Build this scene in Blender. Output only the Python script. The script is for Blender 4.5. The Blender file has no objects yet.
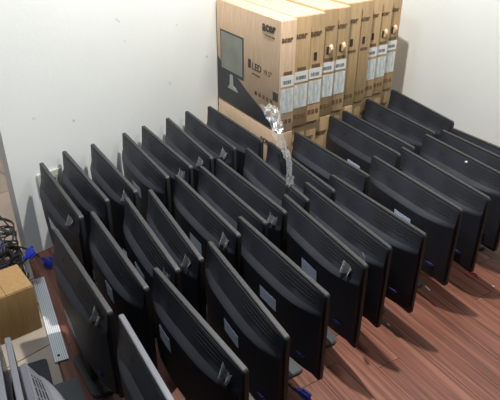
import bpy, bmesh, math, random
from mathutils import Vector, Matrix

# ------------------------------------------------------------------ camera, world, lights, exposure
scene = bpy.context.scene
COL = scene.collection
R = math.radians

def setup_camera():
    cd = bpy.data.cameras.new('camera')
    cd.sensor_fit = 'HORIZONTAL'
    cd.sensor_width = 36.0
    cd.lens = 578.46 / 500 * 36
    cd.clip_start = 0.02
    cam = bpy.data.objects.new('camera', cd)
    COL.objects.link(cam)
    p, roll, h = R(30.008), R(0.328), R(-44.711)
    fw = Vector((math.sin(h) * math.cos(p), math.cos(h) * math.cos(p), -math.sin(p)))
    r = Vector((math.cos(h), -math.sin(h), 0))
    u = r.cross(fw)
    r2 = math.cos(roll) * r + math.sin(roll) * u
    u2 = -math.sin(roll) * r + math.cos(roll) * u
    m = Matrix((r2, u2, -fw)).transposed().to_4x4()
    m.translation = Vector((0, 0, 1.5))
    cam.matrix_world = m
    scene.camera = cam
setup_camera()

scene.view_settings.view_transform = 'Standard'
scene.view_settings.look = 'None'
scene.view_settings.gamma = 1.0
scene.view_settings.use_curve_mapping = False
scene.view_settings.exposure = 0.0

w = bpy.data.worlds.new('room_air')
scene.world = w
w.use_nodes = True
w.node_tree.nodes['Background'].inputs[0].default_value = (0.86, 0.92, 1.0, 1)
w.node_tree.nodes['Background'].inputs[1].default_value = 0.05

def area(name, loc, target, size, power, color):
    ld = bpy.data.lights.new(name, 'AREA')
    ld.shape = 'DISK'
    ld.size = size
    ld.energy = power
    ld.color = color
    lo = bpy.data.objects.new(name, ld)
    COL.objects.link(lo)
    lo.location = loc
    lo.rotation_euler = (Vector(target) - Vector(loc)).to_track_quat('-Z', 'Y').to_euler()
    return lo
area('ceiling_lamp_light', (-1.28, 1.50, 2.55), (-1.28, 1.50, 0), 0.07, 63, (1.0, 0.965, 0.91))
area('third_ceiling_light', (-1.62, 0.58, 2.6), (-1.62, 0.6, 0.0), 0.5, 18, (0.80, 0.90, 1.0))
sd = bpy.data.lights.new('wall_fill_spot', 'SPOT')  # added spot without a visible source, fills the monitor shadow on the left wall
sd.energy, sd.spot_size, sd.spot_blend, sd.shadow_soft_size, sd.color = 30, R(34), 0.9, 0.18, (0.82, 0.91, 1.0)
so = bpy.data.objects.new('wall_fill_spot', sd)
COL.objects.link(so)
so.location = (-0.95, -0.25, 2.0)
so.rotation_euler = (Vector((-2.14, 0.93, 0.12)) - so.location).to_track_quat('-Z', 'Y').to_euler()
area('hall_fill', (-3.05, 1.75, 2.45), (-2.7, 0.9, 0), 0.4, 34, (1.0, 0.95, 0.9))  # unseen light added to brighten the hall tiles past the doorway
area('right_wall_fill', (-0.35, 1.95, 2.75), (-0.8, 2.9, 1.5), 0.7, 22, (0.95, 1.0, 0.98))  # unseen soft fill, added to even out the right-hand wall

# ------------------------------------------------------------------ materials
def nodes_of(m):
    m.use_nodes = True
    nt = m.node_tree
    return nt, nt.nodes, nt.links, nt.nodes['Principled BSDF']

def mat(name, c, rough=0.5, metal=0.0, spec=0.5, noise=None, bump=None, coat=0.0):
    """noise = (scale, amount): mottles the base colour; bump = (scale, strength)."""
    m = bpy.data.materials.new(name)
    nt, N, L, b = nodes_of(m)
    b.inputs['Base Color'].default_value = (*c, 1)
    b.inputs['Roughness'].default_value = rough
    b.inputs['Metallic'].default_value = metal
    b.inputs['Specular IOR Level'].default_value = spec
    b.inputs['Coat Weight'].default_value = coat
    tc = N.new('ShaderNodeTexCoord')
    if noise:
        n = N.new('ShaderNodeTexNoise')
        n.inputs['Scale'].default_value = noise[0]
        n.inputs['Detail'].default_value = 4
        L.new(tc.outputs['Object'], n.inputs['Vector'])
        r = N.new('ShaderNodeValToRGB')
        k = noise[1]
        r.color_ramp.elements[0].position = 0.3
        r.color_ramp.elements[1].position = 0.7
        r.color_ramp.elements[0].color = (c[0] * (1 - k), c[1] * (1 - k), c[2] * (1 - k), 1)
        r.color_ramp.elements[1].color = (min(1, c[0] * (1 + k)), min(1, c[1] * (1 + k)), min(1, c[2] * (1 + k)), 1)
        L.new(n.outputs['Fac'], r.inputs['Fac'])
        L.new(r.outputs['Color'], b.inputs['Base Color'])
    if bump:
        n2 = N.new('ShaderNodeTexNoise')
        n2.inputs['Scale'].default_value = bump[0]
        n2.inputs['Detail'].default_value = 3
        L.new(tc.outputs['Object'], n2.inputs['Vector'])
        bp = N.new('ShaderNodeBump')
        bp.inputs['Strength'].default_value = bump[1]
        bp.inputs['Distance'].default_value = 0.002
        L.new(n2.outputs['Fac'], bp.inputs['Height'])
        L.new(bp.outputs['Normal'], b.inputs['Normal'])
    return m

def wall_mat():
    m = mat('white_painted_plaster', (0.80, 0.82, 0.80), 0.75, spec=0.25)
    nt, N, L, b = nodes_of(m)
    tc = N.new('ShaderNodeTexCoord')
    n1 = N.new('ShaderNodeTexNoise'); n1.inputs['Scale'].default_value = 1.6; n1.inputs['Detail'].default_value = 5
    r1 = N.new('ShaderNodeValToRGB')
    r1.color_ramp.elements[0].position = 0.3; r1.color_ramp.elements[0].color = (0.77, 0.79, 0.77, 1)
    r1.color_ramp.elements[1].position = 0.7; r1.color_ramp.elements[1].color = (0.83, 0.845, 0.825, 1)
    n2 = N.new('ShaderNodeTexNoise'); n2.inputs['Scale'].default_value = 17; n2.inputs['Detail'].default_value = 2
    r2 = N.new('ShaderNodeValToRGB')
    r2.color_ramp.elements[0].position = 0.735; r2.color_ramp.elements[0].color = (0, 0, 0, 1)
    r2.color_ramp.elements[1].position = 0.80; r2.color_ramp.elements[1].color = (0.75, 0.75, 0.75, 1)
    mx = N.new('ShaderNodeMixRGB'); mx.inputs['Color2'].default_value = (0.33, 0.33, 0.31, 1)
    for n in (n1, n2): L.new(tc.outputs['Object'], n.inputs['Vector'])
    L.new(n1.outputs['Fac'], r1.inputs['Fac']); L.new(n2.outputs['Fac'], r2.inputs['Fac'])
    L.new(r1.outputs['Color'], mx.inputs['Color1']); L.new(r2.outputs['Color'], mx.inputs['Fac'])
    L.new(mx.outputs['Color'], b.inputs['Base Color'])
    n3 = N.new('ShaderNodeTexNoise'); n3.inputs['Scale'].default_value = 60
    bp = N.new('ShaderNodeBump'); bp.inputs['Strength'].default_value = 0.15; bp.inputs['Distance'].default_value = 0.003
    L.new(tc.outputs['Object'], n3.inputs['Vector']); L.new(n3.outputs['Fac'], bp.inputs['Height']); L.new(bp.outputs['Normal'], b.inputs['Normal'])
    return m

def wood_mat():
    """reddish laminate: grain along the plank, one tone per plank."""
    m = mat('reddish_laminate', (0.3, 0.12, 0.08), 0.42, spec=0.4)
    nt, N, L, b = nodes_of(m)
    tc = N.new('ShaderNodeTexCoord'); oi = N.new('ShaderNodeObjectInfo')
    mp = N.new('ShaderNodeMapping'); mp.inputs['Scale'].default_value = (2.6, 80, 8)
    ad = N.new('ShaderNodeVectorMath'); ad.operation = 'ADD'
    sc = N.new('ShaderNodeVectorMath'); sc.operation = 'SCALE'; sc.inputs['Scale'].default_value = 7.0
    L.new(oi.outputs['Random'], sc.inputs[0])
    L.new(tc.outputs['Object'], ad.inputs[0]); L.new(sc.outputs[0], ad.inputs[1]); L.new(ad.outputs[0], mp.inputs['Vector'])
    n = N.new('ShaderNodeTexNoise'); n.inputs['Scale'].default_value = 1.0; n.inputs['Detail'].default_value = 6; n.inputs['Distortion'].default_value = 0.6
    L.new(mp.outputs[0], n.inputs['Vector'])
    r = N.new('ShaderNodeValToRGB')
    r.color_ramp.elements[0].position = 0.28; r.color_ramp.elements[0].color = (0.090, 0.034, 0.025, 1)
    r.color_ramp.elements[1].position = 0.75; r.color_ramp.elements[1].color = (0.315, 0.138, 0.098, 1)
    e = r.color_ramp.elements.new(0.5); e.color = (0.205, 0.078, 0.053, 1)
    L.new(n.outputs['Fac'], r.inputs['Fac'])
    hs = N.new('ShaderNodeHueSaturation')
    mr = N.new('ShaderNodeMapRange'); mr.inputs['To Min'].default_value = 0.91; mr.inputs['To Max'].default_value = 1.09
    L.new(oi.outputs['Random'], mr.inputs['Value']); L.new(mr.outputs[0], hs.inputs['Value']); L.new(r.outputs['Color'], hs.inputs['Color'])
    L.new(hs.outputs['Color'], b.inputs['Base Color'])
    bp = N.new('ShaderNodeBump'); bp.inputs['Strength'].default_value = 0.12; bp.inputs['Distance'].default_value = 0.001
    L.new(n.outputs['Fac'], bp.inputs['Height']); L.new(bp.outputs['Normal'], b.inputs['Normal'])
    return m

def card_mat(name, c):
    m = mat(name, c, 0.72, spec=0.25)
    nt, N, L, b = nodes_of(m)
    tc = N.new('ShaderNodeTexCoord')
    mp = N.new('ShaderNodeMapping'); mp.inputs['Scale'].default_value = (30, 30, 4)
    n = N.new('ShaderNodeTexNoise'); n.inputs['Scale'].default_value = 3.0; n.inputs['Detail'].default_value = 5
    L.new(tc.outputs['Object'], mp.inputs['Vector']); L.new(mp.outputs[0], n.inputs['Vector'])
    r = N.new('ShaderNodeValToRGB')
    r.color_ramp.elements[0].position = 0.3; r.color_ramp.elements[0].color = (c[0] * .88, c[1] * .87, c[2] * .85, 1)
    r.color_ramp.elements[1].position = 0.7; r.color_ramp.elements[1].color = (c[0] * 1.09, c[1] * 1.09, c[2] * 1.1, 1)
    L.new(n.outputs['Fac'], r.inputs['Fac']); L.new(r.outputs['Color'], b.inputs['Base Color'])
    return m

def film_mat(name='clear_film', ior=1.35, base=0.10):
    m = bpy.data.materials.new(name)
    m.use_nodes = True
    nt = m.node_tree; N = nt.nodes; L = nt.links
    N.remove(N['Principled BSDF'])
    t = N.new('ShaderNodeBsdfTransparent'); t.inputs['Color'].default_value = (0.93, 0.94, 0.95, 1)
    g = N.new('ShaderNodeBsdfGlossy'); g.inputs['Roughness'].default_value = 0.22
    d = N.new('ShaderNodeBsdfTranslucent'); d.inputs['Color'].default_value = (0.8, 0.82, 0.84, 1)
    df = N.new('ShaderNodeBsdfDiffuse'); df.inputs['Color'].default_value = (0.8, 0.82, 0.84, 1)
    m1 = N.new('ShaderNodeMixShader'); m1.inputs[0].default_value = 0.5
    m2 = N.new('ShaderNodeMixShader')
    fr = N.new('ShaderNodeFresnel'); fr.inputs['IOR'].default_value = ior
    ma = N.new('ShaderNodeMath'); ma.operation = 'ADD'; ma.inputs[1].default_value = base
    L.new(fr.outputs[0], ma.inputs[0])
    L.new(df.outputs[0], m1.inputs[1]); L.new(g.outputs[0], m1.inputs[2])
    L.new(t.outputs[0], m2.inputs[1]); L.new(m1.outputs[0], m2.inputs[2]); L.new(ma.outputs[0], m2.inputs[0])
    L.new(m2.outputs[0], N['Material Output'].inputs['Surface'])
    return m

def label_mat(name, base, ink, scale, axis='Z', amount=0.55):
    """paper with rows of tiny illegible print"""
    m = mat(name, base, 0.6, spec=0.3)
    nt, N, L, b = nodes_of(m)
    tc = N.new('ShaderNodeTexCoord')
    mp = N.new('ShaderNodeMapping'); mp.inputs['Scale'].default_value = scale
    n = N.new('ShaderNodeTexNoise'); n.inputs['Scale'].default_value = 1; n.inputs['Detail'].default_value = 2
    L.new(tc.outputs['Object'], mp.inputs['Vector']); L.new(mp.outputs[0], n.inputs['Vector'])
    r = N.new('ShaderNodeValToRGB')
    r.color_ramp.elements[0].position = 0.40; r.color_ramp.elements[0].color = (*ink, 1)
    r.color_ramp.elements[1].position = 0.40 + 0.25 * amount; r.color_ramp.elements[1].color = (*base, 1)
    L.new(n.outputs['Fac'], r.inputs['Fac']); L.new(r.outputs['Color'], b.inputs['Base Color'])
    return m

M = dict(
    wall=wall_mat(),
    wood=wood_mat(),
    subfloor=mat('dark_subfloor', (0.13, 0.055, 0.04), 0.8),
    tile=mat('beige_marble_tile', (0.42, 0.35, 0.285), 0.4, noise=(5, 0.18)),
    grout=mat('tile_grout', (0.35, 0.3, 0.26), 0.9),
    brown=mat('brown_wood', (0.075, 0.035, 0.022), 0.5, noise=(14, 0.3)),
    hallwall=mat('cream_hall_paint', (0.62, 0.55, 0.47), 0.8, noise=(2, 0.04)),
    frame=mat('black_frame_plastic', (0.033, 0.034, 0.036), 0.45, spec=0.4, bump=(900, 0.25)),
    grey_sheen=mat('grey_and_sheen_plastic', (0.155, 0.16, 0.185), 0.4, bump=(900, 0.2)),  # true grey on one front monitor, painted-in sheen on the corner ones
    shell=mat('black_shell_plastic', (0.027, 0.029, 0.037), 0.42, spec=0.14, noise=(9, 0.18), bump=(700, 0.35)),
    screen=mat('dark_glass_screen', (0.012, 0.012, 0.014), 0.22),
    slot=mat('vent_black', (0.006, 0.006, 0.008), 0.7),
    stand=mat('charcoal_stand_plastic', (0.075, 0.080, 0.085), 0.45, bump=(500, 0.2)),
    neck=mat('black_neck_plastic', (0.025, 0.026, 0.028), 0.5),
    sticker=label_mat('bluish_rating_sticker', (0.78, 0.87, 1.0), (0.36, 0.46, 0.72), (160, 160, 420)),
    sticker_white=label_mat('white_rating_sticker', (0.80, 0.81, 0.84), (0.42, 0.43, 0.48), (160, 160, 420)),
    vga=mat('blue_video_plug_plastic', (0.02, 0.035, 0.38), 0.45),
    port=mat('dark_blue_port_plastic', (0.012, 0.014, 0.10), 0.6),
    metal=mat('plug_metal', (0.6, 0.6, 0.62), 0.35, metal=1.0),
    cable=mat('black_cable_rubber', (0.018, 0.018, 0.022), 0.45),
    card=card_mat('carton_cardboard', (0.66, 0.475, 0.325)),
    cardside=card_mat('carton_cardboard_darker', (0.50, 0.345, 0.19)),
    cardold=card_mat('brown_cardboard', (0.36, 0.22, 0.095)),
    cardhole=mat('carton_handle_hole', (0.05, 0.03, 0.02), 0.9),
    flap=mat('carton_handle_flap', (0.72, 0.52, 0.33), 0.7),
    ink=mat('dark_carton_print', (0.045, 0.035, 0.032), 0.6),
    inkbrown=mat('brown_carton_print', (0.17, 0.10, 0.055), 0.7),
    inkblack=mat('black_carton_print', (0.035, 0.036, 0.042), 0.5),
    printscreen=mat('printed_screen_picture', (0.24, 0.25, 0.21), 0.5, noise=(6, 0.2)),
    printgrey=mat('printed_stand_picture', (0.36, 0.38, 0.36), 0.5),
    paper=label_mat('white_carton_label', (0.74, 0.77, 0.75), (0.52, 0.57, 0.58), (60, 60, 24), amount=0.9),
    paperplain=mat('white_paper', (0.78, 0.79, 0.78), 0.6),
    barcode=mat('barcode_ink', (0.05, 0.06, 0.07), 0.6),
    film=film_mat(),
    film_scrap=film_mat('clear_film_scrap', 1.5, 0.22),
    alu=mat('ribbed_aluminium', (0.82, 0.84, 0.86), 0.45, metal=0.1),
    alugroove=mat('aluminium_groove', (0.34, 0.35, 0.36), 0.5),
    outlet=mat('yellowed_outlet_plastic', (0.50, 0.51, 0.44), 0.5),
    red=mat('red_plastic', (0.42, 0.05, 0.08), 0.45),
    patchgrey=mat('dark_grey_patch', (0.05, 0.05, 0.058), 0.8, noise=(60, 0.2)),
    cloth=mat('cream_crumpled_paper', (0.72, 0.64, 0.52), 0.8, noise=(30, 0.2), bump=(40, 0.6)),
)

# ------------------------------------------------------------------ mesh helpers
def link(name, me, parent=None, loc=None, rot=None):
    o = bpy.data.objects.new(name, me)
    COL.objects.link(o)
    if parent is not None:
        o.parent = parent
    if loc is not None:
        o.location = loc
    if rot is not None:
        o.rotation_euler = rot
    return o

def empty(name, loc, rz=0.0):
    o = bpy.data.objects.new(name, None)
    o.empty_display_size = 0.05
    COL.objects.link(o)
    o.location = loc
    o.rotation_euler = (0, 0, rz)
    return o

def tag(o, label=None, cat=None, group=None, kind=None):
    if label: o['label'] = label
    if cat: o['category'] = cat
    if group: o['group'] = group
    if kind: o['kind'] = kind
    return o

def done(bm, name, m, smooth=None):
    me = bpy.data.meshes.new(name)
    bmesh.ops.recalc_face_normals(bm, faces=bm.faces[:])
    if smooth is not None:
        for f in bm.faces: f.smooth = True
        for e in bm.edges:
            if len(e.link_faces) == 2 and e.calc_face_angle(0) > smooth:
                e.smooth = False
    bm.to_mesh(me)
    bm.free()
    for mm in (m if isinstance(m, (list, tuple)) else [m]):
        me.materials.append(mm)
    return me

def add_box(bm, x0, x1, y0, y1, z0, z1, bevel=0.0, mi=0):
    vs = [bm.verts.new((x, y, z)) for x in (x0, x1) for y in (y0, y1) for z in (z0, z1)]
    idx = [(0, 1, 3, 2), (4, 6, 7, 5), (0, 4, 5, 1), (2, 3, 7, 6), (0, 2, 6, 4), (1, 5, 7, 3)]
    fs = [bm.faces.new([vs[i] for i in t]) for t in idx]
    for f in fs: f.material_index = mi
    if bevel:
        es = list({e for f in fs for e in f.edges})
        bmesh.ops.bevel(bm, geom=es, offset=bevel, segments=2, affect='EDGES', profile=0.6)
    return vs

def box_mesh(name, m, x0, x1, y0, y1, z0, z1, bevel=0.0):
    bm = bmesh.new()
    add_box(bm, x0, x1, y0, y1, z0, z1, bevel)
    return done(bm, name, m, R(40) if bevel else None)

def prism(bm, pts, z0, z1, mi=0):
    """extrude a polygon in xy"""
    a = [bm.verts.new((x, y, z0)) for x, y in pts]
    b = [bm.verts.new((x, y, z1)) for x, y in pts]
    n = len(pts)
    bm.faces.new(a[::-1]).material_index = mi
    bm.faces.new(b).material_index = mi
    for i in range(n):
        bm.faces.new((a[i], a[(i + 1) % n], b[(i + 1) % n], b[i])).material_index = mi

def prism_v(bm, pts, y0, y1):
    """extrude a polygon given in xz along y"""
    a = [bm.verts.new((x, y0, z)) for x, z in pts]
    b = [bm.verts.new((x, y1, z)) for x, z in pts]
    n = len(pts)
    bm.faces.new(a)
    bm.faces.new(b[::-1])
    for i in range(n):
        bm.faces.new((a[i], b[i], b[(i + 1) % n], a[(i + 1) % n]))

def rrect(w_, h_, r, cx=0, cy=0, seg=4):
    out = []
    for sx, sy, a0 in ((1, 1, 0), (-1, 1, 90), (-1, -1, 180), (1, -1, 270)):
        for k in range(seg + 1):
            a = R(a0 + 90 * k / seg)
            out.append((cx + sx * (w_ / 2 - r) + r * math.cos(a), cy + sy * (h_ / 2 - r) + r * math.sin(a)))
    return out

def spline(pts, n=6):
    """Catmull-Rom through pts"""
    P = [Vector(p) for p in pts]
    P = [P[0] * 2 - P[1]] + P + [P[-1] * 2 - P[-2]]
    out = []
    for i in range(1, len(P) - 2):
        for k in range(n):
            t = k / n
            a, b, c, d = P[i - 1], P[i], P[i + 1], P[i + 2]
            out.append(0.5 * ((2 * b) + (c - a) * t + (2 * a - 5 * b + 4 * c - d) * t * t + (3 * b - a - 3 * c + d) * t ** 3))
    out.append(P[-2].copy())
    return out

def add_tube(bm, pts, r, seg=6):
    rings = []
    up = Vector((0.13, 0.21, 0.97))
    for i, p in enumerate(pts):
        t = (pts[min(i + 1, len(pts) - 1)] - pts[max(i - 1, 0)]).normalized()
        s = t.cross(up)
        if s.length < 1e-3: s = t.cross(Vector((1, 0, 0)))
        s.normalize()
        v = s.cross(t)
        rings.append([bm.verts.new(p + r * (math.cos(2 * math.pi * k / seg) * s + math.sin(2 * math.pi * k / seg) * v)) for k in range(seg)])
    for a, b in zip(rings[:-1], rings[1:]):
        for k in range(seg):
            bm.faces.new((a[k], a[(k + 1) % seg], b[(k + 1) % seg], b[k]))
    bm.faces.new(rings[0][::-1])
    bm.faces.new(rings[-1])

def tube_mesh(name, m, pts, r, seg=6):
    bm = bmesh.new()
    add_tube(bm, pts, r, seg)
    return done(bm, name, m, R(50))

def text_mesh(name, body, m, size, bold=0.0, depth=0.0006):
    cu = bpy.data.curves.new(name, 'FONT')
    cu.body = body
    cu.size = size
    cu.align_x = 'LEFT'
    cu.offset = bold
    cu.extrude = depth
    cu.resolution_u = 3
    o = bpy.data.objects.new(name + '_tmp', cu)
    COL.objects.link(o)
    bpy.context.view_layer.update()
    me = bpy.data.meshes.new_from_object(o.evaluated_get(bpy.context.evaluated_depsgraph_get()))
    bpy.data.objects.remove(o)
    bpy.data.curves.remove(cu)
    me.name = name
    me.materials.clear()
    me.materials.append(m)
    return me

def clip(poly, halfplanes):
    """Sutherland-Hodgman: keep a*x+b*y <= c"""
    for a, b, c in halfplanes:
        out = []
        for i in range(len(poly)):
            p, q = poly[i], poly[(i + 1) % len(poly)]
            dp, dq = a * p[0] + b * p[1] - c, a * q[0] + b * q[1] - c
            if dp <= 0: out.append(p)
            if dp * dq < 0:
                t = dp / (dp - dq)
                out.append((p[0] + t * (q[0] - p[0]), p[1] + t * (q[1] - p[1])))
        poly = out
        if len(poly) < 3: return []
    return poly

def poly_area(p):
    return abs(sum(p[i][0] * p[(i + 1) % len(p)][1] - p[(i + 1) % len(p)][0] * p[i][1] for i in range(len(p)))) / 2

# ------------------------------------------------------------------ the room
WX = -2.158          # face of the left wall
WEND = 0.795         # where the left wall stops at the doorway
WY = 2.93            # face of the right-hand wall
SLOPE = math.tan(R(-18.7))
def line_y(x): return WEND + (x - WX) * SLOPE

# floor: planks of the room, tiles of the hall beyond the threshold
floor = link('floor', box_mesh('floor', M['subfloor'], -4.8, 2.4, -1.2, 3.1, -0.06, -0.006))
tag(floor, 'reddish wood laminate floor of the room', kind='structure')
YAW = R(-14.0)
ca, sa = math.cos(YAW), math.sin(YAW)
hp = [(-1, 0, -(WX + 0.002)), (1, 0, 1.2), (0, 1, WY - 0.002), (SLOPE, -1, -(WEND - WX * SLOPE) - 0.002)]
rnd = random.Random(4)
PW, PL, GAP = 0.098, 1.25, 0.0006
for row in range(-6, 34):
    off = rnd.random() * PL
    for k in range(-5, 5):
        u0, v0 = k * PL + off, row * PW
        corners = [(u0 + GAP, v0 + GAP), (u0 + PL - GAP, v0 + GAP), (u0 + PL - GAP, v0 + PW - GAP), (u0 + GAP, v0 + PW - GAP)]
        pts = [(u * ca - v * sa - 0.2, u * sa + v * ca) for u, v in corners]
        pts = clip(pts, hp)
        if len(pts) < 3 or poly_area(pts) < 0.003: continue
        cx, cy = sum(p[0] for p in pts) / len(pts), sum(p[1] for p in pts) / len(pts)
        loc = [((x - cx) * ca + (y - cy) * sa, -(x - cx) * sa + (y - cy) * ca) for x, y in pts]
        bm = bmesh.new()
        prism(bm, loc, -0.007, 0.0)
        bmesh.ops.bevel(bm, geom=[e for e in bm.edges if all(v.co.z > -0.001 for v in e.verts)], offset=0.0008, segments=1, affect='EDGES')
        link('plank', done(bm, 'plank', M['wood']), floor, (cx, cy, rnd.uniform(-0.0002, 0.0002)), (0, 0, YAW))
TS = 0.4
for i in range(-12, 4):
    for j in range(-4, 9):
        x0, y0 = i * TS, j * TS - 0.13
        sq = [(x0 + .002, y0 + .002), (x0 + TS - .002, y0 + .002), (x0 + TS - .002, y0 + TS - .002), (x0 + .002, y0 + TS - .002)]
        for hps in ([(1, 0, WX - 0.06), (-1, 0, 4.7), (0, 1, 2.4)],
                    [(-1, 0, -(WX - 0.06)), (1, 0, -0.3), (-SLOPE, 1, (WEND - WX * SLOPE) - 0.004), (0, -1, 1.1)]):
            p = clip(sq, hps)
            if len(p) < 3 or poly_area(p) < 0.004: continue
            cx, cy = sum(a[0] for a in p) / len(p), sum(a[1] for a in p) / len(p)
            bm = bmesh.new()
            prism(bm, [(a - cx, b - cy) for a, b in p], -0.007, -0.0005)
            link('tile', done(bm, 'tile', M['tile']), floor, (cx, cy, 0))

wall_l = link('wall_left', box_mesh('wall_left', M['wall'], WX - 0.06, WX, WEND, WY + 0.1, 0, 2.75))
tag(wall_l, 'white plaster wall behind the first row of monitors', kind='structure')
wall_r = link('wall_right', box_mesh('wall_right', M['wall'], WX, 2.4, WY, WY + 0.1, 0, 2.75))
tag(wall_r, 'white plaster wall behind the cartons and the far monitors', kind='structure')
wall_h = link('wall_hall', box_mesh('wall_hall', M['hallwall'], -3.75, -3.65, -1.2, 3.0, 0, 2.75))
tag(wall_h, 'cream wall of the hall beyond the doorway', kind='structure')
bm = bmesh.new()
add_box(bm, -3.65, -3.60, 0.75, 1.75, 0.0, 2.05, 0.004)
for z0, z1 in ((0.15, 0.95), (1.1, 1.9)):
    add_box(bm, -3.60, -3.588, 0.9, 1.6, z0, z1, 0.004)
door = link('door_1', done(bm, 'door_1', M['brown'], R(40)))
tag(door, 'dark brown wooden door in the hall beyond the white wall', kind='structure')
link('door_handle', box_mesh('door_handle', M['metal'], -3.60, -3.55, 0.80, 0.92, 1.0, 1.025, 0.004), door)

# threshold strip: ribbed aluminium with a screw hole
def threshold():
    bm = bmesh.new()
    L_, W_ = 0.515, 0.048
    add_box(bm, 0, L_, -W_ / 2, W_ / 2, 0.0, 0.004)
    o = link('threshold_strip', done(bm, 'threshold_strip', M['alugroove']), None, (-1.98, line_y(-1.98) + 0.012, 0.0005), (0, 0, R(-18.7)))
    tag(o, 'pale ribbed aluminium threshold strip on the floor at the doorway', 'strip')
    bm = bmesh.new()
    bmesh.ops.create_cone(bm, cap_ends=True, segments=12, radius1=0.005, radius2=0.005, depth=0.003)
    bm2 = bmesh.new()
    for k in range(7):
        y = -W_ / 2 + 0.004 + k * (W_ - 0.008) / 6
        add_box(bm2, 0, L_, y - 0.0026, y + 0.0026, 0.004, 0.0066)
    link('ribs', done(bm2, 'ribs', M['alu']), o)
    link('screw_hole', done(bm, 'screw_hole', M['slot']), o, (L_ - 0.028, -0.006, 0.0062))
threshold()

# wall outlet
def outlet():
    o = empty('wall_outlet', (WX, 0.955, 0.322))
    tag(o, 'yellowed wall outlet plate low on the white wall behind a monitor', 'outlet')
    link('plate', box_mesh('plate', M['outlet'], 0, 0.010, -0.056, 0.056, -0.047, 0.047, 0.003), o)
    for s in (-1, 1):
        bm = bmesh.new()
        add_box(bm, 0.010, 0.0115, s * 0.028 - 0.018, s * 0.028 + 0.018, -0.026, 0.026, 0.0005)
        link('socket', done(bm, 'socket', M['outlet']), o)
        bm = bmesh.new()
        for dy in (-0.007, 0.007):
            add_box(bm, 0.0115, 0.0122, s * 0.028 + dy - 0.0015, s * 0.028 + dy + 0.0015, -0.002, 0.012)
        link('pin_hole', done(bm, 'pin_hole', M['slot']), o)
outlet()

# ------------------------------------------------------------------ cartons
CK = 1.06
CC = Vector((-1.519 * CK, 1.70 * CK, 0))
CYAW = R(-13.48)
CW, CH = 0.552, 0.4975            # face width, height of an upper carton
ZTOP = 1.5 - 0.518 * CK
ZMID = ZTOP - CH
LOGO_FACE = text_mesh('logo_text', 'acer', M['ink'], 0.058, 0.0016)
URL_FACE = text_mesh('web_text', 'www.acer.com', M['inkbrown'], 0.0135, 0.0001)
LED_FACE = text_mesh('spec_text', 'LED', M['ink'], 0.046, 0.0005)
LED2_FACE = text_mesh('spec_text', '19.5"', M['inkbrown'], 0.033, 0.0002)
LED3_FACE = text_mesh('spec_text', 'LED backlight', M['inkbrown'], 0.012, 0.0001)
LOGO_SIDE = text_mesh('logo_text', 'acer', M['inkbrown'], 0.036, 0.0010)
LOGO_LOW = text_mesh('logo_text', 'acer', M['ink'], 0.05, 0.0012)

# local frame of a carton: x to the left edge is negative (0 = right-hand corner), y = depth into the row, z up
FACE = (R(90), 0, 0)             # text that stands on the -y face
SIDE = (R(90), 0, R(90))         # text that stands on the +x face

def flat(bm, x0, x1, z0, z1, y=-0.0012, t=0.0008):
    add_box(bm, x0, x1, y - t, y + 0.0008, z0, z1)

def carton_body(w_, t, h, m, seed):
    rr = random.Random(seed)
    bm = bmesh.new()
    add_box(bm, -w_, 0, 0, t, 0, h, 0.0035)
    for v in bm.verts:
        v.co += Vector((rr.uniform(-1, 1), rr.uniform(-1, 1), rr.uniform(-1, 1))) * 0.0008
    return done(bm, 'carton_body', m, R(40))

def carton_lid_seam(w_, t, h):
    """the two top flaps with the tape along their seam"""
    bm = bmesh.new()
    add_box(bm, -w_ + 0.006, -0.006, 0.006, t / 2 - 0.0012, h - 0.001, h + 0.0022)
    add_box(bm, -w_ + 0.006, -0.006, t / 2 + 0.0012, t - 0.006, h - 0.001, h + 0.0022)
    return done(bm, 'top_flap', M['card'])

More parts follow.
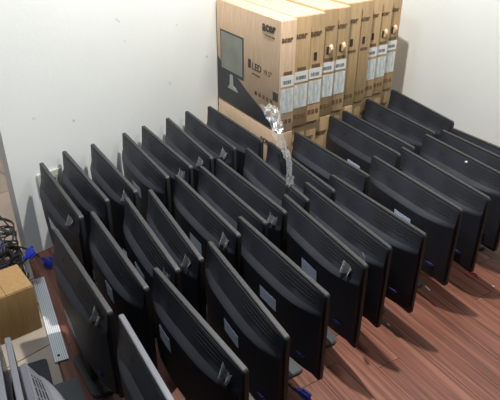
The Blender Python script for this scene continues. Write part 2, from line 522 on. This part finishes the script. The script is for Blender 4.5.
def side_print(o, t, h, labels, hole, seed, logo=True):
    rr = random.Random(seed)
    if logo:
        s = min(1, (t - 0.012) / 0.078)
        l = link('logo_text', LOGO_SIDE, o, (0.0012, (t - 0.078 * s) / 2, h - 0.088), SIDE)
        l.scale = (s, s, 1)
    if labels:
        y0, y1 = 0.007, t - 0.006
        p = link('white_label', box_mesh('white_label', M['paperplain'], 0, 0.0012, y0, y1, h - 0.285, h - 0.238), o)
        bm = bmesh.new()
        x = y0 + 0.012
        while x < y1 - 0.014:
            ww = rr.choice((0.002, 0.003, 0.0045))
            add_box(bm, 0.0012, 0.0016, x, x + ww, h - 0.273, h - 0.257)
            x += ww + rr.choice((0.002, 0.003))
        b = link('barcode', done(bm, 'barcode', M['barcode']), p)
        b['kind'] = 'stuff'
        link('white_label', box_mesh('white_label', M['paper'], 0, 0.0012, y0, y1, h - 0.405, h - 0.298), o)
    if hole:
        link('handle_hole', box_mesh('handle_hole', M['cardhole'], -0.002, 0.0009, t * 0.35, t * 0.55, h - 0.20, h - 0.165), o)
        if hole == 2:
            bm = bmesh.new()
            pts = [(0.0, -0.018), (0.012, -0.012), (0.016, 0.0), (0.012, 0.012), (0.0, 0.018)]
            a = [bm.verts.new((0.001 + x_, t * 0.5 + 0.0006, h - 0.18 + z_)) for x_, z_ in pts]
            b2 = [bm.verts.new((0.001 + x_, t * 0.5 + 0.013, h - 0.172 + z_)) for x_, z_ in pts]
            bm.faces.new(a); bm.faces.new(b2[::-1])
            for i in range(5): bm.faces.new((a[i], b2[i], b2[(i + 1) % 5], a[(i + 1) % 5]))
            link('handle_flap', done(bm, 'handle_flap', M['flap'], R(30)), o)
    elif not labels:
        link('printed_mark', box_mesh('printed_mark', M['inkbrown'], 0, 0.001, t * .3, t * .62, h - 0.255, h - 0.205), o)
    bm = bmesh.new()
    flat_y = (0.010, t - 0.010)
    for k in range(3):
        ww = (flat_y[1] - flat_y[0]) / 3
        add_box(bm, 0, 0.001, flat_y[0] + k * ww + 0.003, flat_y[0] + (k + 1) * ww - 0.003, 0.040, 0.060)
    link('handling_icons', done(bm, 'handling_icons', M['inkbrown']), o)
    link('print_line', box_mesh('print_line', M['inkbrown'], 0, 0.001, t * .25, t * .8, h - 0.232, h - 0.218), o)

EDGE = [0, .088, .185, .277, .371, .462, .555, .644, .730, .816, .906]    # where the sides of the upper cartons start along the row
ORD = ['first', 'second', 'third', 'fourth', 'fifth', 'sixth', 'seventh', 'eighth', 'ninth', 'tenth']
def face_print(o):
    """the printed broad face of the foremost carton"""
    h, Y = CH, -0.0012
    link('logo_text', LOGO_FACE, o, (-0.140, Y, h - 0.062), FACE)
    link('web_text', URL_FACE, o, (-0.125, Y, h - 0.083), FACE)
    link('spec_text', LED_FACE, o, (-0.222, Y, h - 0.258), FACE)
    link('spec_text', LED2_FACE, o, (-0.128, Y, h - 0.256), FACE)
    link('spec_text', LED3_FACE, o, (-0.222, Y, h - 0.282), FACE)
    link('spec_mark', box_mesh('spec_mark', M['ink'], -0.256, -0.232, Y - .0006, Y, h - 0.258, h - 0.218), o)
    # picture of a monitor
    pic = link('monitor_picture', box_mesh('monitor_picture', M['inkblack'], -0.516, -0.298, Y - .0006, Y + .0006, h - 0.338, h - 0.135), o)
    link('screen_picture', box_mesh('screen_picture', M['printscreen'], -0.507, -0.307, Y - .0014, Y - .0004, h - 0.322, h - 0.143), pic)
    bm = bmesh.new()
    prism_v(bm, [(-0.449, h - 0.412), (-0.355, h - 0.412), (-0.372, h - 0.396), (-0.393, h - 0.390), (-0.399, h - 0.338), (-0.425, h - 0.338), (-0.428, h - 0.390)], Y - .0014, Y + .0002)
    link('stand_picture', done(bm, 'stand_picture', M['printgrey']), pic)
    bm = bmesh.new()                 # black wedge across the lower left corner and along the bottom
    prism_v(bm, [(-CW + 0.003, h - 0.275), (-0.500, h - 0.305), (-0.340, h - 0.345), (-0.262, h - 0.380), (-0.085, h - 0.447), (-0.004, h - 0.433), (-0.004, 0.004), (-CW + 0.003, 0.004)], Y + .0004, Y + .0012)
    link('black_print_wedge', done(bm, 'black_print_wedge', M['inkblack']), o)
    for k in range(5):
        x = -0.196 + k * 0.032
        link('feature_icon', box_mesh('feature_icon', M['ink'] if k == 0 else M['inkbrown'], x, x + 0.019, Y - .0004, Y + .0006, h - 0.372, h - 0.354), o)
    bm = bmesh.new()
    for k in range(7):
        flat(bm, -0.046 + k * 0.006, -0.046 + k * 0.006 + (0.004 if k % 2 else 0.0025), h - 0.352, h - 0.312)
    b = link('barcode', done(bm, 'barcode', M['barcode']), o)
    b['kind'] = 'stuff'

for i in range(10):
    t = EDGE[i + 1] - EDGE[i]
    t = t * math.cos(CYAW) - 0.0035
    rr = random.Random(50 + i)
    dx = rr.uniform(-0.004, 0.003) if i else 0
    o = empty('carton', (CC.x + dx, CC.y + EDGE[i] * 1.0, ZMID), CYAW)
    h = CH + (rr.uniform(-0.004, 0.004) if i else 0)
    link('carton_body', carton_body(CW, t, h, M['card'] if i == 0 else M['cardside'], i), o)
    link('top_flap', carton_lid_seam(CW, t, h), o)
    lab = i not in (5, 6)
    side_print(o, t, h, lab, {3: 2, 4: 2, 8: 2, 9: 2, 2: 1, 5: 1, 6: 1, 7: 1}.get(i, 0), 70 + i)
    if i == 0:
        face_print(o)
        lb = 'upright cardboard monitor carton with printed monitor picture, foremost on the upper tier'
    else:
        lb = '%s cardboard carton from the front on the upper tier, %s' % (ORD[i], 'white-labelled edge' if lab else 'edge without labels')
    tag(o, lb, 'carton', 'cardboard monitor cartons stacked on edge in two tiers')

LOWH = ZMID - 0.0015
LEDGE = [0, .086, .184, .270, .369, .455, .551, .637, .733, .818, .910]
for i in range(10):
    t = (LEDGE[i + 1] - LEDGE[i]) * math.cos(CYAW) - 0.0035
    rr = random.Random(90 + i)
    o = empty('carton', (CC.x + (rr.uniform(-0.012, 0.0) if i else 0), CC.y + LEDGE[i], 0.001), CYAW)
    h = LOWH - 0.003
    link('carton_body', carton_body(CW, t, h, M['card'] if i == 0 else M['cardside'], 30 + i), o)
    link('top_flap', carton_lid_seam(CW, t, h - 0.0005), o)
    side_print(o, t, h, False, 0, 110 + i)
    if i == 0:
        link('logo_text', LOGO_LOW, o, (-0.142, -0.0012, h - 0.083), FACE)
        lb = 'cardboard carton under the printed one, foremost on the lower tier'
    else:
        lb = 'cardboard carton, %s from the front on the lower tier, resting on the floor' % ORD[i]
    tag(o, lb, 'carton', 'cardboard monitor cartons stacked on edge in two tiers')

# ------------------------------------------------------------------ monitors
MW, MT, MB = 0.505, 0.45, 0.109      # width, top and bottom of the panel above the floor
ZB = 0.088                           # how far below the top the brow of the rear shell lies
def shell_depth(s, v):
    """depth of the rear shell behind the panel: s = 0..1 across the width, v = distance below the top edge"""
    if s <= 0.012 or s >= 0.988: return 0.0
    k = abs(2 * s - 1) ** 3.2
    d = 0.048 * (1 - 0.82 * k)
    vb = ZB - 0.010 * max(0, 2 * s - 1) ** 2.5 + 0.014 * max(0, 1 - 2 * s) ** 3
    if v < 0.009: return 0.0
    va = vb * 0.80                       # a steep, slotted upper band, then a rounded shoulder out to the brow
    if v < va:
        return d * (0.06 + 0.52 * (v - 0.009) / (va - 0.009))
    if v < vb:
        t = (v - va) / (vb - va)
        return d * (0.58 + 0.42 * math.sin(t * math.pi / 2))
    t = min(1.0, (v - vb) / (0.315 - vb))
    return d * (1 - 0.25 * t * t)

def shell_mesh(key='shell'):
    bm = bmesh.new()
    ss = [0.012, 0.0125, 0.03, 0.06, 0.10, 0.15, 0.22, 0.30, 0.40, 0.5, 0.60, 0.70, 0.78, 0.85, 0.90, 0.94, 0.97, 0.9875, 0.988]
    rows = []
    for j in range(13):
        row = []
        for s in ss:
            vb = ZB - 0.010 * max(0, 2 * s - 1) ** 2.5 + 0.014 * max(0, 1 - 2 * s) ** 3
            v = (0.009, 0.0095, vb * .36, vb * .79, vb * .81, vb * .90, vb * .98, vb + 0.003, vb + 0.05, vb + 0.12, 0.27, 0.316, 0.318)[j]
            d = 0.0 if j in (0, 12) else shell_depth(s, v)
            row.append(bm.verts.new((s * MW - MW / 2, -0.0075 - d, MT - v)))
        rows.append(row)
    for a, b in zip(rows[:-1], rows[1:]):
        for k in range(len(ss) - 1):
            bm.faces.new((a[k], a[k + 1], b[k + 1], b[k]))
    bm.faces.new([v for v in rows[0]] + [r[-1] for r in rows[1:]] + [v for v in rows[-1][-2::-1]] + [r[0] for r in rows[-2:0:-1]])
    return done(bm, 'rear_shell', M[key], R(24))

def on_shell(u, v, out=0.0):
    """point in the monitor's frame at u from its left end and v below its top"""
    return Vector((u - MW / 2, -0.0075 - shell_depth(u / MW, v) - out, MT - v))

def panel_mesh(m):
    bm = bmesh.new()
    pts = rrect(MW, MT - MB, 0.012, 0, (MT + MB) / 2, 3)
    prism_v(bm, pts, -0.0075, 0.0075)
    bmesh.ops.bevel(bm, geom=[e for e in bm.edges if abs(e.verts[0].co.y - e.verts[1].co.y) < 1e-6], offset=0.0018, segments=2, affect='EDGES')
    return done(bm, 'front_frame', m, R(35))

def patch(u0, u1, v0, v1, name, m, thick=0.0007, out=0.0003):
    bm = bmesh.new()
    n = 4
    rows = []
    for o_ in (out, out + thick):
        rows.append([[bm.verts.new(on_shell(u0 + (u1 - u0) * i / n, v0 + (v1 - v0) * j, o_)) for i in range(n + 1)] for j in (0, 1)])
    for r in rows:
        for i in range(n): bm.faces.new((r[0][i], r[0][i + 1], r[1][i + 1], r[1][i]))
    for j in (0, 1):
        for i in range(n): bm.faces.new((rows[0][j][i], rows[0][j][i + 1], rows[1][j][i + 1], rows[1][j][i]))
    for i in (0, n): bm.faces.new((rows[0][0][i], rows[0][1][i], rows[1][1][i], rows[1][0][i]))
    return done(bm, name, m)

def vents_mesh(u0, u1, n, v0, v1, dash=0.030, hh=0.0034):
    bm = bmesh.new()
    for k in range(n):
        v = v0 + (v1 - v0) * k / max(1, n - 1)
        u = u0
        while u < u1 - 0.004:
            ue = min(u1, u + dash)
            p = [on_shell(u, v, 0.0004), on_shell(ue, v, 0.0004), on_shell(ue, v + hh, 0.0004), on_shell(u, v + hh, 0.0004)]
            q = [on_shell(u, v, -0.001), on_shell(ue, v, -0.001), on_shell(ue, v + hh, -0.001), on_shell(u, v + hh, -0.001)]
            a = [bm.verts.new(x) for x in p]; b = [bm.verts.new(x) for x in q]
            bm.faces.new(a)
            for i in range(4): bm.faces.new((a[i], b[i], b[(i + 1) % 4], a[(i + 1) % 4]))
            u = ue + 0.0045
    return done(bm, 'vent_slots', M['slot'])

def base_mesh(dep):
    bm = bmesh.new()
    prism(bm, rrect(0.226, dep, min(0.03, dep * .4)), 0.0, 0.012)
    bmesh.ops.bevel(bm, geom=[e for e in bm.edges if all(v.co.z > 0.011 for v in e.verts)], offset=0.003, segments=2, affect='EDGES')
    return done(bm, 'stand_base', M['stand'], R(40))

def neck_mesh():
    bm = bmesh.new()
    prism(bm, rrect(0.075, 0.024, 0.008, 0, -0.022, 3), 0.011, 0.20)
    return done(bm, 'stand_neck', M['neck'], R(40))

def port_mesh():
    bm = bmesh.new()
    c = on_shell(0.436, 0.265)
    prism_v(bm, [(c.x - .012, c.z + .006), (c.x + .012, c.z + .006), (c.x + .009, c.z - .006), (c.x - .009, c.z - .006)], c.y - 0.007, c.y + 0.004)
    for s in (-1, 1):
        add_box(bm, c.x + s * .016 - .002, c.x + s * .016 + .002, c.y - 0.006, c.y + 0.004, c.z - .003, c.z + .003)
    return done(bm, 'video_port', M['port'])

def tab_mesh(kind):
    """a curled scrap of clear film left on the slope at the right-hand end"""
    rr = random.Random(kind)
    bm = bmesh.new()
    n = 7
    u0, du = 0.415 + 0.01 * (kind % 3), 0.044
    rows = []
    for i in range(n + 1):
        t = i / n
        row = []
        for j in range(4):
            s = j / 3
            p = on_shell(u0 + du * t, 0.032 + 0.030 * s, 0.002)
            p.y -= 0.010 * math.sin(t * math.pi * (1.4 + .3 * kind)) ** 2 * (0.4 + s) + rr.uniform(0, .003)
            p.z += 0.007 * math.sin(t * 5 + kind) * (1 - s) + rr.uniform(0, .003)
            row.append(bm.verts.new(p))
        rows.append(row)
    for a, b in zip(rows[:-1], rows[1:]):
        for j in range(3): bm.faces.new((a[j], b[j], b[j + 1], a[j + 1]))
    return done(bm, 'film_scrap', M['film_scrap'], R(60))

def screen_mesh():
    bm = bmesh.new()
    add_box(bm, -MW / 2 + 0.016, MW / 2 - 0.016, 0.0065, 0.0082, MB + 0.034, MT - 0.016)
    return done(bm, 'screen', M['screen'])

PARTS = dict(front_frame=panel_mesh(M['frame']), grey_sheen_frame=panel_mesh(M['grey_sheen']), rear_shell=shell_mesh(), screen=screen_mesh(),
             sheen_shell=shell_mesh('grey_sheen'), neck=neck_mesh(), port=port_mesh(),
             vents_left=vents_mesh(0.050, 0.150, 1, 0.036, 0.046, 0.1, 0.009), vents_right=vents_mesh(0.285, 0.465, 4, 0.014, 0.044, 0.03, 0.0045),
             std=patch(0.230, 0.322, 0.126, 0.172, 'rating_sticker', M['sticker']),
             low=patch(0.155, 0.235, 0.215, 0.285, 'rating_sticker', M['sticker_white']),
             high=patch(0.272, 0.330, 0.104, 0.160, 'rating_sticker', M['sticker']),
             left=patch(0.115, 0.192, 0.118, 0.168, 'rating_sticker', M['sticker']))
BASES = {d: base_mesh(d) for d in (0.19, 0.12, 0.095, 0.05)}
TABS = [tab_mesh(k) for k in range(3)]

def make_monitor(x, y, deg, base=0.095, sticker='std', tab=None, lean=0.0, frame='front_frame', foot=True, shell='rear_shell'):
    """x, y: left end of the top edge; deg: yaw"""
    a = R(deg)
    cx, cy = x + MW / 2 * math.cos(a), y + MW / 2 * math.sin(a)
    o = empty('monitor', (cx, cy, 0.0012), a)
    link('front_frame', PARTS[frame], o)
    link('screen', PARTS['screen'], o)
    sh = link('rear_shell', PARTS[shell], o)
    for k in ('vents_left', 'vents_right'):
        vv = link('vent_slots', PARTS[k], sh)
        vv['kind'] = 'stuff'
    link('rating_sticker', PARTS[sticker], sh)['label'] = 'white sticker' if sticker == 'low' else 'bluish white sticker'
    link('video_port', PARTS['port'], sh)['label'] = 'blue video port'
    if tab is not None:
        link('film_scrap', TABS[tab], sh)['label'] = 'loose scrap of clear film'
    if foot:
        link('stand_neck', PARTS['neck'], o)
        link('stand_base', BASES[base], o, (0, -0.05 if base > 0.15 else -0.008, 0))
    return o

POS = {
    'A1': (-2.097, 0.904, -12.3),
    'A2': (-2.133, 1.027, -11.8),
    'A3': (-2.113, 1.152, -13.2),
    'A4': (-2.117, 1.319, -14.7),
    'A5': (-2.123, 1.430, -13.4),
    'A6': (-2.121, 1.571, -16.3),
    'A7': (-2.125, 1.694, -15.2),
    'A8': (-2.094, 1.818, -13.6),
    'B1': (-1.608, 0.696, -12.0),
    'B2': (-1.618, 0.843, -13.8),
    'B3': (-1.616, 0.986, -16.7),
    'B4': (-1.604, 1.093, -18.0),
    'B5': (-1.628, 1.238, -14.4),
    'B6': (-1.618, 1.347, -14.4),
    'B7': (-1.619, 1.461, -13.7),
    'B8': (-1.608, 1.602, -18.4),
    'B9': (-1.608, 1.707, -17.5),
    'C2': (-1.199, 0.801, -11.1),
    'C3': (-1.189, 1.007, -17.7),
    'C4': (-1.231, 1.183, -13.8),
    'C5': (-1.226, 1.406, -17.8),
    'C6': (-1.230, 1.557, -17.1),
    'C7': (-1.199, 1.664, -13.9),
    'L1': (-1.576, 1.883, -14.1),
    'D1': (-1.181, 1.925, -17.3),
    'R4': (-1.613, 2.181, -16.6),
    'R3': (-1.595, 2.248, -16.2),
    'R2': (-1.615, 2.484, -17.8),
    'R1': (-1.597, 2.703, -22.5),
    'R8': (-1.146, 2.077, -18.7),
    'C1': (-1.095, 0.608, -14.7), 'R5': (-1.146, 2.285, -18.0), 'R6': (-1.116, 2.383, -15.7), 'R7': (-1.092, 2.436, -12.3),
}
for k_, dx_, dy_ in (('A8', -.004, .000), ('B9', .022, .010), ('B4', 0, -.010), ('C3', 0, .005), ('B5', 0, -.009), ('C4', 0, .005), ('B7', 0, -.021),
                     ('C5', 0, .009), ('C6', 0, -.013), ('R8', 0, .010)):
    POS[k_] = (POS[k_][0] + dx_, POS[k_][1] + dy_, POS[k_][2])
POS['R2'] = (-1.600, 2.481, -17.8); POS['R4'] = (-1.588, 2.158, -16.6); POS['R3'] = (-1.583, 2.258, -16.2); POS['R1'] = (-1.588, 2.700, -22.5)
BASE = dict(C1=0.05, C2=0.12, C3=0.12, C4=0.12, B1=0.095, L1=0.12, D1=0.12, R3=0.05, R4=0.05, R6=0.05, R7=0.05, B3=0.05, B4=0.05, B7=0.05)
STK = dict(B1='low', B2='high', C2='left')
TAB = dict(A1=0, A3=1, A5=2, A6=0, A7=1, B1=1, B3=2, B4=0, B5=1, B7=2, C2=1, C5=0)
W1 = 'in the row against the white wall'
W2 = 'in the middle row'
W3 = 'in the front row by the bare floor'
LABEL = {
    'A1': 'black monitor nearest the doorway %s, hiding the outlet' % W1,
    'A8': 'black monitor last %s, touching the front of the cartons' % W1,
    'B1': 'black monitor nearest the doorway %s, large white sticker low on its back' % W2,
    'B2': 'black monitor second from the doorway %s' % W2,
    'B8': 'black monitor eighth from the doorway %s, clear film lying on its edge' % W2,
    'B9': 'black monitor in the middle row just before the front corner of the cartons',
    'L1': 'black monitor in the middle row, first alongside the edges of the cartons',
    'R4': 'black monitor in the middle row, second alongside the edges of the cartons',
    'R3': 'black monitor in the middle row, third alongside the cartons, close behind another',
    'R2': 'black monitor in the middle row, fourth alongside the edges of the cartons',
    'R1': 'black monitor at the far end of the middle row, against the right wall',
    'C1': 'monitor with a grey top edge, nearest one in the front row',
    'R7': 'black monitor farthest %s, closest to the right wall' % W3,
    'R6': 'black monitor second from the right wall %s' % W3,
    'R5': 'black monitor with a white dot, third from the right wall in the front row',
    'R8': 'black monitor fourth from the right wall %s' % W3,
    'D1': 'black monitor fifth from the right wall %s' % W3,
    'C7': 'black monitor sixth from the right wall %s' % W3,
    'C6': 'black monitor with a white paper tag standing on its top edge, front row',
}
for i in range(2, 8): LABEL['A%d' % i] = 'black monitor %s from the doorway %s' % (ORD[i - 1], W1)
for i in range(3, 8): LABEL['B%d' % i] = 'black monitor %s from the doorway %s' % (ORD[i - 1], W2)
for i in range(2, 6): LABEL['C%d' % i] = 'black monitor right behind the grey-edged one in the front row' if i == 2 else 'black monitor %s behind the grey-edged one in the front row' % ORD[i - 2]
MON = {}
for k, (x, y, d) in POS.items():
    o = make_monitor(x, y, d, BASE.get(k, 0.095), STK.get(k, 'std'), TAB.get(k), frame='grey_sheen_frame' if k == 'C1' else 'front_frame')
    tag(o, LABEL[k], 'monitor', 'flat monitors standing in close rows')
    MON[k] = o

# a paper tag on one monitor, a dot on another
def paper_tag():
    bm = bmesh.new()
    pts = [(0, 0), (0.014, -0.004), (0.030, 0.004), (0.030, 0.036), (0.020, 0.052), (0.006, 0.030)]
    prism_v(bm, pts, -0.0004, 0.0004)
    o = link('paper_tag', done(bm, 'paper_tag', M['paperplain']), MON['C6'], on_shell(0.425, 0.085, 0.008), (R(14), 0, 0))
    o['label'] = 'white paper tag'
    bm = bmesh.new()
    c = on_shell(0.275, 0.02, 0.002)
    bmesh.ops.create_icosphere(bm, subdivisions=1, radius=0.006, matrix=Matrix.Translation(c))
    o = link('dot_sticker', done(bm, 'dot_sticker', M['paperplain']), MON['R5'])
    o['label'] = 'small white dot'
paper_tag()

# three more at the near left corner, the innermost turned round and tilted back
def corner_monitors():  # their grey edges and the grey back are doorway sheen put into the colour
    o = make_monitor(-1.335, 0.354, -18.5, 0.05, frame='grey_sheen_frame')
    tag(o, 'monitor with sheen coloured into its edge at the near left corner, outermost of three', 'monitor', 'flat monitors standing in close rows')
    o = make_monitor(-1.225, 0.351, -18.0, 0.05, frame='grey_sheen_frame')
    for ch in o.children:                # a slimmer model
        if ch.name.startswith(('rear', 'stand')):
            ch.scale.y = 0.34
            if ch.name.startswith('stand_base'): ch.location.y = -0.004
    tag(o, 'monitor with sheen coloured into its edge at the near left corner, between two others', 'monitor', 'flat monitors standing in close rows')
    o = make_monitor(-1.105 + MW * math.cos(R(-17)), 0.335 + MW * math.sin(R(-17)), 163.0, 0.05, shell='sheen_shell', frame='grey_sheen_frame')
    piv = Vector((0, 0, 0.28))
    rx = Matrix.Rotation(R(-17), 3, 'X')
    for ch in o.children:
        if not ch.name.startswith('stand'):
            ch.location = piv - rx @ piv
            ch.rotation_euler = (R(-17), 0, 0)
    o.location.y += 0.05
    tag(o, 'tilted monitor at the near left corner, its rounded back turned to the rows', 'monitor', 'flat monitors standing in close rows')
corner_monitors()

# ------------------------------------------------------------------ small things
# draped clear film at the carton corner
def draped_film():
    path = spline([(-1.635, 1.755, 0.585), (-1.575, 1.745, 0.53), (-1.525, 1.712, 0.482), (-1.455, 1.668, 0.4665), (-1.36, 1.59, 0.474), (-1.285, 1.515, 0.461), (-1.245, 1.472, 0.440)], 7)
    rr = random.Random(9)
    bm = bmesh.new()
    rows = []
    for i, p in enumerate(path):
        t = i / (len(path) - 1)
        wd = 0.060 * (1 - t) ** 1.6 + 0.016 + 0.014 * (t > .85)
        row = []
        for j in range(6):
            s = j / 5 - 0.5
            row.append(bm.verts.new(p + Vector((0.62, 0.78, 0.0)) * s * wd + Vector((0, 0, 0.016 * (math.sin(j * 2.3 + i * .9) + 1) * .5 + rr.uniform(0, .007)))))
        rows.append(row)
    for a, b in zip(rows[:-1], rows[1:]):
        for j in range(5): bm.faces.new((a[j], b[j], b[j + 1], a[j + 1]))
    o = link('plastic_film', done(bm, 'plastic_film', M['film'], R(70)))
    tag(o, 'crumpled clear plastic film hanging from the carton corner onto the monitors', 'film')
draped_film()

def plug(name, parent, p, direction):
    """blue video plug: moulded body, metal shell and two thumbscrews"""
    bm = bmesh.new()
    add_box(bm, -0.016, 0.016, -0.008, 0.008, 0.0, 0.034, 0.003)
    add_box(bm, -0.007, 0.007, -0.006, 0.006, -0.020, 0.001, 0.002)
    for s in (-1, 1): add_box(bm, s * 0.0205 - .0035, s * 0.0205 + .0035, -0.0035, 0.0035, 0.004, 0.040, 0.001)
    q = Vector((0, 0, 1)).rotation_difference(Vector(direction).normalized())
    o = link(name, done(bm, name, M['vga'], R(40)), parent, p)
    o.rotation_euler = q.to_euler()
    bm = bmesh.new()
    prism(bm, [(-.011, .004), (.011, .004), (.009, -.004), (-.009, -.004)], 0.033, 0.043)
    link('plug_shell', done(bm, 'plug_shell', M['metal']), o) if parent is not None and parent.type == 'MESH' and False else None
    return o

# tangled cables at the doorway
def cable_heap():
    rr = random.Random(21)
    for i in range(26):
        cx = rr.uniform(-2.26, -1.93)
        cy = line_y(cx) - rr.uniform(0.05, 0.20)
        z0 = 0.008 + rr.uniform(0.0, 0.10)
        r0 = rr.uniform(0.035, 0.075)
        tilt = rr.uniform(-0.5, 0.9)
        ax = rr.uniform(0, math.pi * 2)
        pts = []
        n = rr.randint(12, 18)
        for k in range(n):
            a = ax + k * 1.05
            r_ = r0 * (0.75 + 0.45 * rr.random())
            p = Vector((r_ * math.cos(a), r_ * math.sin(a), 0))
            p = Matrix.Rotation(tilt, 3, 'X') @ p
            p = p + Vector((cx, cy, z0 + r0 * abs(math.sin(tilt)) * 0.85))
            p.x += rr.uniform(-.02, .02)
            p.y = min(p.y, line_y(p.x) - 0.035)
            p.z = max(0.006, p.z)
            pts.append(p)
        end = Vector((cx + rr.uniform(-.12, .12), cy + rr.uniform(-.12, .05), z0 + rr.uniform(0.02, .08)))
        pts.append(end)
        pts = spline(pts, 4)
        o = link('video_cable', tube_mesh('video_cable', M['cable'], pts, rr.uniform(0.0028, 0.0042), 6))
        tag(o, 'black video cable coiled in the tangled heap by the doorway', 'cable', 'tangled cables by the doorway')
        if i % 2 == 0:
            d = (pts[-1] - pts[-2]).normalized()
            plug('video_plug', o, pts[-1] + d * 0.018, d)['label'] = 'blue plug'
    # one standing loop
    pts = spline([(-2.30 + 0.0, 0.62, 0.03), (-2.36, 0.66, 0.14), (-2.385, 0.69, 0.20), (-2.36, 0.72, 0.215), (-2.31, 0.735, 0.19), (-2.29, 0.72, 0.10), (-2.28, 0.68, 0.02)], 6)
    o = link('video_cable', tube_mesh('video_cable', M['cable'], pts, 0.0036, 6))
    tag(o, 'black cable standing up in one tall loop above the tangled heap', 'cable', 'tangled cables by the doorway')
    # the one that reaches across to the wall foot
    pts = spline([(-2.20, 0.70, 0.03), (-2.17, 0.735, 0.075), (-2.12, 0.762, 0.085), (-2.075, 0.79, 0.065), (-2.055, 0.80, 0.05)], 6)
    o = link('video_cable', tube_mesh('video_cable', M['cable'], pts, 0.0038, 6))
    tag(o, 'black cable ending in a blue plug at the foot of the white wall', 'cable', 'tangled cables by the doorway')
    plug('video_plug', o, (-2.035, 0.815, 0.036), (0.7, 0.5, -0.55))['label'] = 'blue plug'
cable_heap()

# open-topped brown cardboard box at the doorway
def brown_box():
    o = empty('cardboard_box', (-1.700, 0.618, 0.0006), R(-7.0))
    tag(o, 'small brown cardboard box on the hall floor beside the cable heap', 'box')
    W_, D_, H_ = 0.165, 0.19, 0.195
    bm = bmesh.new()
    add_box(bm, -W_, 0, -D_, 0, 0, H_, 0.003)
    link('box_body', done(bm, 'box_body', M['cardold'], R(40)), o)
    for s in (0, 1):
        bm = bmesh.new()
        y0, y1 = (-D_ + 0.003, -D_ / 2 - 0.001) if s == 0 else (-D_ / 2 + 0.001, -0.003)
        add_box(bm, -W_ + 0.003, -0.003, y0, y1, H_ - 0.0005, H_ + 0.003)
        link('box_flap', done(bm, 'box_flap', M['cardold']), o)
brown_box()

# thin dark grey patch and a loose stand base at the end of the threshold
def patch_and_base():
    bm = bmesh.new()
    prism(bm, rrect(0.36, 0.34, 0.012), 0.0, 0.006)
    o = link('dark_floor_patch', done(bm, 'dark_floor_patch', M['patchgrey']), None, (-1.425, 0.330, 0.0002), (0, 0, R(-18.7)))
    tag(o, 'dark grey patch on the hall floor at the end of the threshold strip', 'mat')
    bm = bmesh.new()
    prism(bm, rrect(0.15, 0.085, 0.012), 0.0, 0.010)
    bmesh.ops.bevel(bm, geom=[e for e in bm.edges if all(v.co.z > 0.009 for v in e.verts)], offset=0.003, segments=2, affect='EDGES')
    o = link('stand_base', done(bm, 'loose_stand_base', M['stand'], R(40)), None, (-1.322, 0.515, 0.0065), (0, 0, R(-16)))
    tag(o, 'loose grey monitor base plate lying in front of the middle row', 'stand base')
patch_and_base()

# loose blue plug and cable end on the wood floor, red tie, crumb
def floor_bits():
    pts = spline([(-0.885, 1.05, 0.006), (-0.862, 1.062, 0.006), (-0.845, 1.058, 0.006), (-0.825, 1.062, 0.007)], 6)
    o = link('video_cable', tube_mesh('video_cable', M['cable'], pts, 0.0036, 6))
    tag(o, 'short black cable end with a blue plug lying on the wood floor', 'cable')
    plug('video_plug', o, (-0.808, 1.062, 0.0095), (1, -0.05, 0.0)).rotation_euler.rotate_axis('Z', 0)
    pts = [Vector((-0.715 + 0.024 * math.cos(a), 2.06 + 0.017 * math.sin(a), 0.004 + 0.003 * math.sin(2 * a))) for a in [k * 2 * math.pi / 18 for k in range(17)]]
    o = link('cable_tie', tube_mesh('cable_tie', M['red'], pts, 0.0025, 6))
    tag(o, 'small red cable tie loop lying on the wood floor by the far monitors', 'cable tie')
    for (x, y, z, l, lb) in ((-0.792, 1.545, 0.004, 0.018, 'short white scrap on the wood floor under the sixth monitor from the right wall'),
                             (-0.80, 1.846, 0.004, 0.03, 'thin white scrap on the wood floor under the fifth monitor from the right wall'),
                             (-0.615, 2.05, 0.004, 0.012, 'tiny white crumb on the wood floor by the red cable tie')):
        bm = bmesh.new()
        add_box(bm, -l / 2, l / 2, -0.0025, 0.0025, -0.002, 0.002, 0.001)
        o = link('paper_scrap', done(bm, 'paper_scrap', M['paperplain'], R(40)), None, (x, y, z), (0, 0, R(-25)))
        tag(o, lb, 'scrap')
floor_bits()
